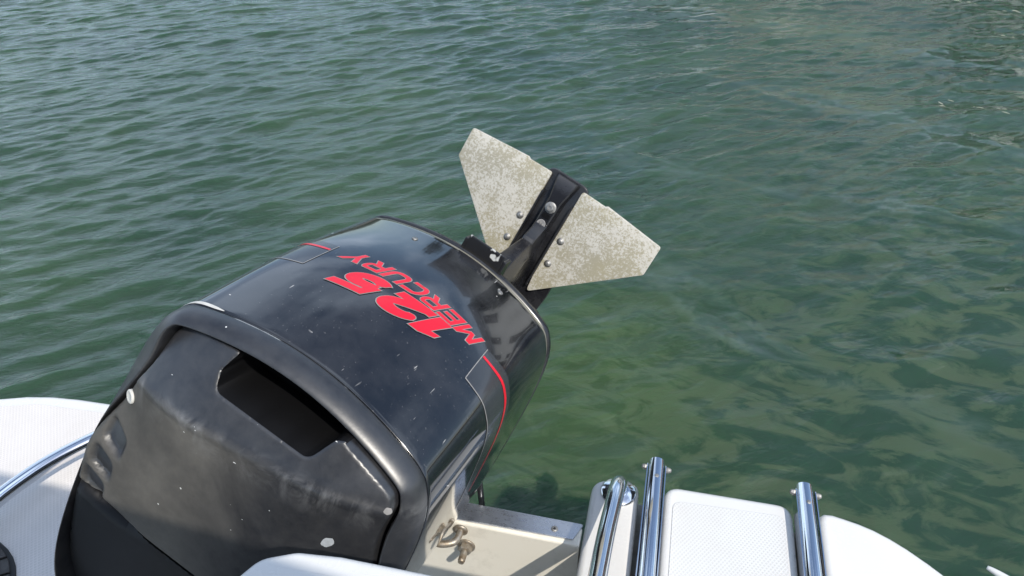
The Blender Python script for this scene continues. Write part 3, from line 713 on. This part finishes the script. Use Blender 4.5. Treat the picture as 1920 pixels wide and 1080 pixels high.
# drain plugs / screws on the aft edge
for t, a in ((-.0875, -.3995), (.0925, -.3855)):
    p = S(np.array([t]), np.array([a]))[0]; n = S(np.array([t]), np.array([a]), .01)[0]-p
    link('cowl_screw', lathe([(.0052, -.001), (.0052, .0012), (.0042, .002), (.001, .002)], 16, frame(p, n)), 'bolt', cowl)
# latch bracket and flange on the lower cowl
lb = ml('latch_bracket', box_bm((-.006, -.334, .014), (.074, .006, .060), None, .002), 'chipped', None, False)
for x in (-.046, .034): link('bracket_cheek', box_bm((x, -.322, .010), (.006, .030, .052), None, .002), 'chipped', lb, False)
b = slab(round_poly([(.080, -.010), (.124, -.018), (.136, -.034), (.138, -.09), (.09, -.09)], [.004, .008, .012, .01, .004], 4), 0, .03, .006, 3, xf=lambda p: (p[0], -.302-p[2], p[1])); ml('lower_flange', b, 'leg')
# leg: from the lower cowl to the cavitation plate
def leg_loop(a, hw, da, df, tip, n=10):
    pr = [(-tip, da), (-hw*.92, da-.030), (-hw, da-.075), (-hw, (da+df)/2), (-hw*.8, df+.04), (-.006, df)]
    pr = pr+[(-x, y) for x, y in pr[::-1]]; return [(x, a, y) for x, y in round_poly(pr, [.004]+[.02]*10+[.004], 4)]
lg = [leg_loop(-.36, .075, -.045, -.40, .040), leg_loop(-.30, .060, -.038, -.38, .032), leg_loop(-.24, .045, -.028, -.34, .022), leg_loop(-.16, .034, -.012, -.30, .015), leg_loop(-.09, .025, .0025, -.27, .0125), leg_loop(-.07, .024, .006, -.26, .0122), leg_loop(-.045, .024, -.004, -.25, .0122), leg_loop(-.02, .026, -.012, -.24, .014), leg_loop(.004, .03, -.015, -.23, .015)]
leg = ml('leg', bm_loops(lg, True, True, True), 'leg'); sharp(leg, 28)
ml('midsection', box_bm((0, -.33, -.30), (.15, .22, .30), None, .03), 'leg')
# raised spine along the plate, its bolt, slot and cast badge
sp = []
for D, a, hw in ((-.03, -.066, .0135), (.002, -.070, .0130), (.012, -.064, .0130), (.026, -.040, .0130), (.040, -.0285, .0138), (.060, -.0265, .0145), (.082, -.0250, .0150), (.098, -.0225, .0155), (.118, -.0185, .0195), (.138, -.015, .0235), (.146, -.011, .0240)):
    sp.append([(-hw-.004, .0, D), (-hw, a+.003, D), (-hw+.003, a, D), (hw-.003, a, D), (hw, a+.003, D), (hw+.004, .0, D)])
spine = ml('spine', bm_loops(sp, True, True, True), 'leg'); sharp(spine, 25)
link('spine_washer', lathe([(.0125, 0), (.0125, .0012), (.0115, .002), (.006, .002)], 24, frame((.0, -.0252, .080), (0, -1, .06))), 'bolt', spine)
link('spine_bolt', lathe([(.0085, .002), (.0085, .0075), (.0072, .009), (.0045, .0092), (.004, .0075), (.001, .0075)], 6, frame((.0, -.0252, .080), (0, -1, .06))), 'bolt', spine, False)
b = slab(round_poly([(-.0095, .0535), (.0095, .0535), (.0085, .0655), (-.0085, .0655)], .003, 3), 0, .0012, .0005, 2, xf=lambda p: (p[0], -.0262-p[2], p[1])); link('spine_slot', b, 'dark', spine, False)
bd = link('cast_badge', lathe([(.0100, 0), (.0100, .0010), (.0090, .0016), (.0084, .0011), (.0005, .0010)], 28, frame((.0, -.0282, .040), (0, -1, .06))), 'grey', spine)
b = bmesh.new(); fb = frame((.0, -.0294, .040), (0, -1, .06))
for pts in ([(-.0045, -.003), (-.0045, .0035), (-.001, .002), (-.003, .0003), (-.001, -.0015), (-.0045, -.003)], [(.001, -.003), (.001, .003), (.0045, -.003), (.0045, .003)]):
    tube_bm([fb @ Vector((x, y, 0)) for x, y in pts], .0007, 6, True, b)
link('badge_letters', b, 'bolt', bd)
# cavitation plate
pl = round_poly([(-.020, -.33), (.020, -.33), (.075, -.22), (.088, -.10), (.080, .06), (.046, .150), (-.046, .150), (-.080, .06), (-.088, -.10), (-.075, -.22)], .02, 5)
plate = ml('cavitation_plate', slab(resample(pl, .02), 0, .008, .002, 3, xf=lambda p: (p[0], .0085-p[2], p[1])), 'leg'); sharp(plate, 50)
b = box_bm((0, .06, -.10), (.03, .12, .20), None, .012); ml('lower_leg', b, 'leg')
gc = [( .0, .03+.0), ]
ml('gearcase', bm_loops([[(r*math.cos(t), .17+r*math.sin(t), D) for t in np.linspace(0, 2*math.pi, 25)[:-1]] for D, r in ((-.36, .004), (-.34, .022), (-.28, .042), (-.18, .05), (-.06, .05), (.02, .046))], True, True, True), 'leg')
# foil wings bolted to the plate
for s in (-1, 1):
    pts = [(.0385, -.075), (.0385, .1405), (.0940, .1390), (.0990, .1425), (.2360, .1300), (.2370, .0620), (.0430, -.1140)]
    rd = [.002, .006, .004, .004, .006, .006, .006]
    w2 = [(s*x, y) for x, y in round_poly(pts, rd, 5)]
    wing = ml('foil_wing', slab(resample(w2, .02), 0, .008, .0014, 3, xf=lambda p: (p[0], .0-p[2], p[1])), 'foil'); sharp(wing, 60)
    for wx, wd in ((.0525, .0255), (.0535, -.0315)):
        bt = link('wing_bolt', lathe([(.0080, .0), (.0080, .0014), (.0066, .0018), (.0058, .0036), (.0040, .0052), (.002, .0058)], 22, frame((s*wx, -.0078, wd), (0, -1, 0))), 'bolt', wing)
    wl = ml('wing_flange', box_bm((s*.036, -.002, .0), (.004, .020, .20), None, .0015), 'leg', None, False)
# tilt bracket and swivel tying the motor to the transom (outside the tilted frame)
def mw(p): return mot.matrix_world.inverted() @ Vector(p)
for x in (-.60, -.42):
    b = bm_loops([[mw((x+dx, y, z)) for y, z in ((.985, .47), (.86, .47), (.86, .425), (.945, .425), (.945, .2), (.985, .2))] for dx in (-.015, .015)], True, True, True)
    ml('transom_bracket', b, 'leg', None, False)
b = tube_bm([mw((-.64, .955, .45)), mw((-.38, .955, .45))], .02, 16); tube_bm([mw((-.51, .955, .45)), (0, -.36, -.34)], [.06, .05], 16, True, b); ml('swivel', b, 'leg')
# small black link with a pale clip seen past the cowl's low corner
tl_ = ml('tilt_lock', tube_bm([mw((-.283, .957, .36)), mw((-.287, .958, .44)), mw((-.292, .962, .505))], .0065, 12), 'leg')
link('tilt_clip', box_bm(mw((-.291, .955, .485)), (.018, .014, .014), None, .002), 'chipped', tl_, False)

# ------------------------------------------------------------------ far side of the harbour (seen only in reflections)
def tag(o, label, cat, group=None):
    o['label'] = label; o['category'] = cat
    if group: o['group'] = group
    return o
qm = simple('quay_stone', (.26, .25, .23), .9, grain=1.2, amt=.4); tm = simple('hill_green', (.045, .06, .03), .95, grain=.3, amt=.6)
o = link('quay', box_bm((22, 26, .4), (62, 10, 1.9)), qm, None, False); o['kind'] = 'structure'
hl = []
for i in range(41):
    x = -110+i*6.0; z = 6.0+2.5*math.sin(i*.7)+1.8*math.sin(i*1.9+1)+random.uniform(-.6, .6)
    hl.append([(x, 90, 0), (x, 94, z*.6), (x, 104, z), (x, 130, z*1.2), (x, 160, 0)])
o = link('hills', bm_loops(hl, False), tm); o['kind'] = 'structure'
def far_boat(x, y, rz, L_, hue, label):
    r = thing('moored_boat', label, 'boat', (x, y, 0), 'boats moored along the far quay', world=False); r.rotation_euler = (0, 0, rz)
    hb = []
    for k, (f, wv, sh) in enumerate(((0, .8, .75), (.35, 1., .8), (.7, .8, .95), (.92, .3, 1.1), (1, .03, 1.15))):
        xx = (f-.5)*L_; w_ = wv*L_*.16; hb.append([(xx, -w_, sh*L_*.14), (xx, -w_*.8, -.1), (xx, 0, -.3), (xx, w_*.8, -.1), (xx, w_, sh*L_*.14), (xx, 0, sh*L_*.145)])
    link('hull', bm_loops(hb, True, True, True), hue, r, False)
    link('cabin', box_bm((-.02*L_, 0, L_*.18), (L_*.34, L_*.2, L_*.12), None, .06), 'gel', r, False)
    link('window', box_bm((-.02*L_, 0, L_*.195), (L_*.345, L_*.205, L_*.045)), 'dark', r, False)
navy = simple('hull_navy', (.02, .03, .06), .3)
far_boat(-3.2, 18, .35, 7.5, 'gel', 'white cabin cruiser moored left of the quay houses')
far_boat(4.4, 16.5, 2.6, 7, 'gel', 'smaller white cabin cruiser moored in front of the cream house')
far_boat(11.5, 17, .1, 9, navy, 'navy hulled cabin cruiser moored in front of the white house')
def house(x, y, w_, d_, h_, wall, label):
    r = thing('quay_house', label, 'house', (x, y, 1.35), world=False)
    link('wall', box_bm((0, 0, h_/2), (w_, d_, h_)), wall, r, False)
    link('roof', bm_loops([[(sx*(w_/2+.3), -d_/2-.3, h_), (sx*(w_/2+.3), 0, h_+1.6), (sx*(w_/2+.3), d_/2+.3, h_)] for sx in (-1, 1)], True, True, True), roofm, r, False)
    for zz in np.arange(1.5, h_-.6, 2.5):
        for xx in np.linspace(-w_/2+1.0, w_/2-1.0, max(2, int(w_/1.9))): link('window', box_bm((xx, -d_/2, zz), (.95, .08, 1.35)), 'dark', r, False)
roofm = simple('roof_slate', (.07, .07, .075), .8, grain=2, amt=.3)
house(3.6, 24.5, 6.0, 5, 4.6, simple('render_cream', (.50, .49, .46), .9, grain=1, amt=.1), 'cream rendered house on the far quay')
house(12.6, 25, 7.5, 5, 4.9, simple('render_white', (.70, .69, .66), .9, grain=1, amt=.1), 'white rendered house on the far quay')
house(22, 25, 8, 5, 4.4, simple('brick_far', (.26, .12, .08), .9, grain=1, amt=.2), 'brick house at the right of the far quay')
def far_tree(x, y, h_, label):
    r = thing('quay_tree', label, 'tree', (x, y, 1.35), world=False)
    link('trunk', tube_bm([(0, 0, 0), (.05, 0, h_*.3), (.0, .1, h_*.6)], [.22, .17, .08], 8), simple('bark', (.08, .06, .045), .9), r)
    b = bmesh.new()
    for k in range(700):
        v = Vector((random.gauss(0, 1), random.gauss(0, 1), random.gauss(0, 1))).normalized()*random.uniform(.55, 1.0)**.5
        c = Vector((v.x*h_*.3, v.y*h_*.3, h_*.62+v.z*h_*.36)); n = Vector((random.gauss(0, 1), random.gauss(0, 1), random.gauss(0, 1))).normalized(); t = n.orthogonal().normalized(); q = n.cross(t); sz = random.uniform(.18, .36)
        b.faces.new([b.verts.new(c+t*sz), b.verts.new(c+q*sz*.7), b.verts.new(c-t*sz), b.verts.new(c-q*sz*.7)])
    link('crown', b, tm, r, False)
far_tree(8.2, 24, 5.8, 'dark bushy tree between the cream and the white house')
far_tree(-1.0, 24.5, 5.2, 'dark bushy tree left of the cream house')
far_tree(17.3, 24, 5.5, 'dark bushy tree between the white and the brick house')
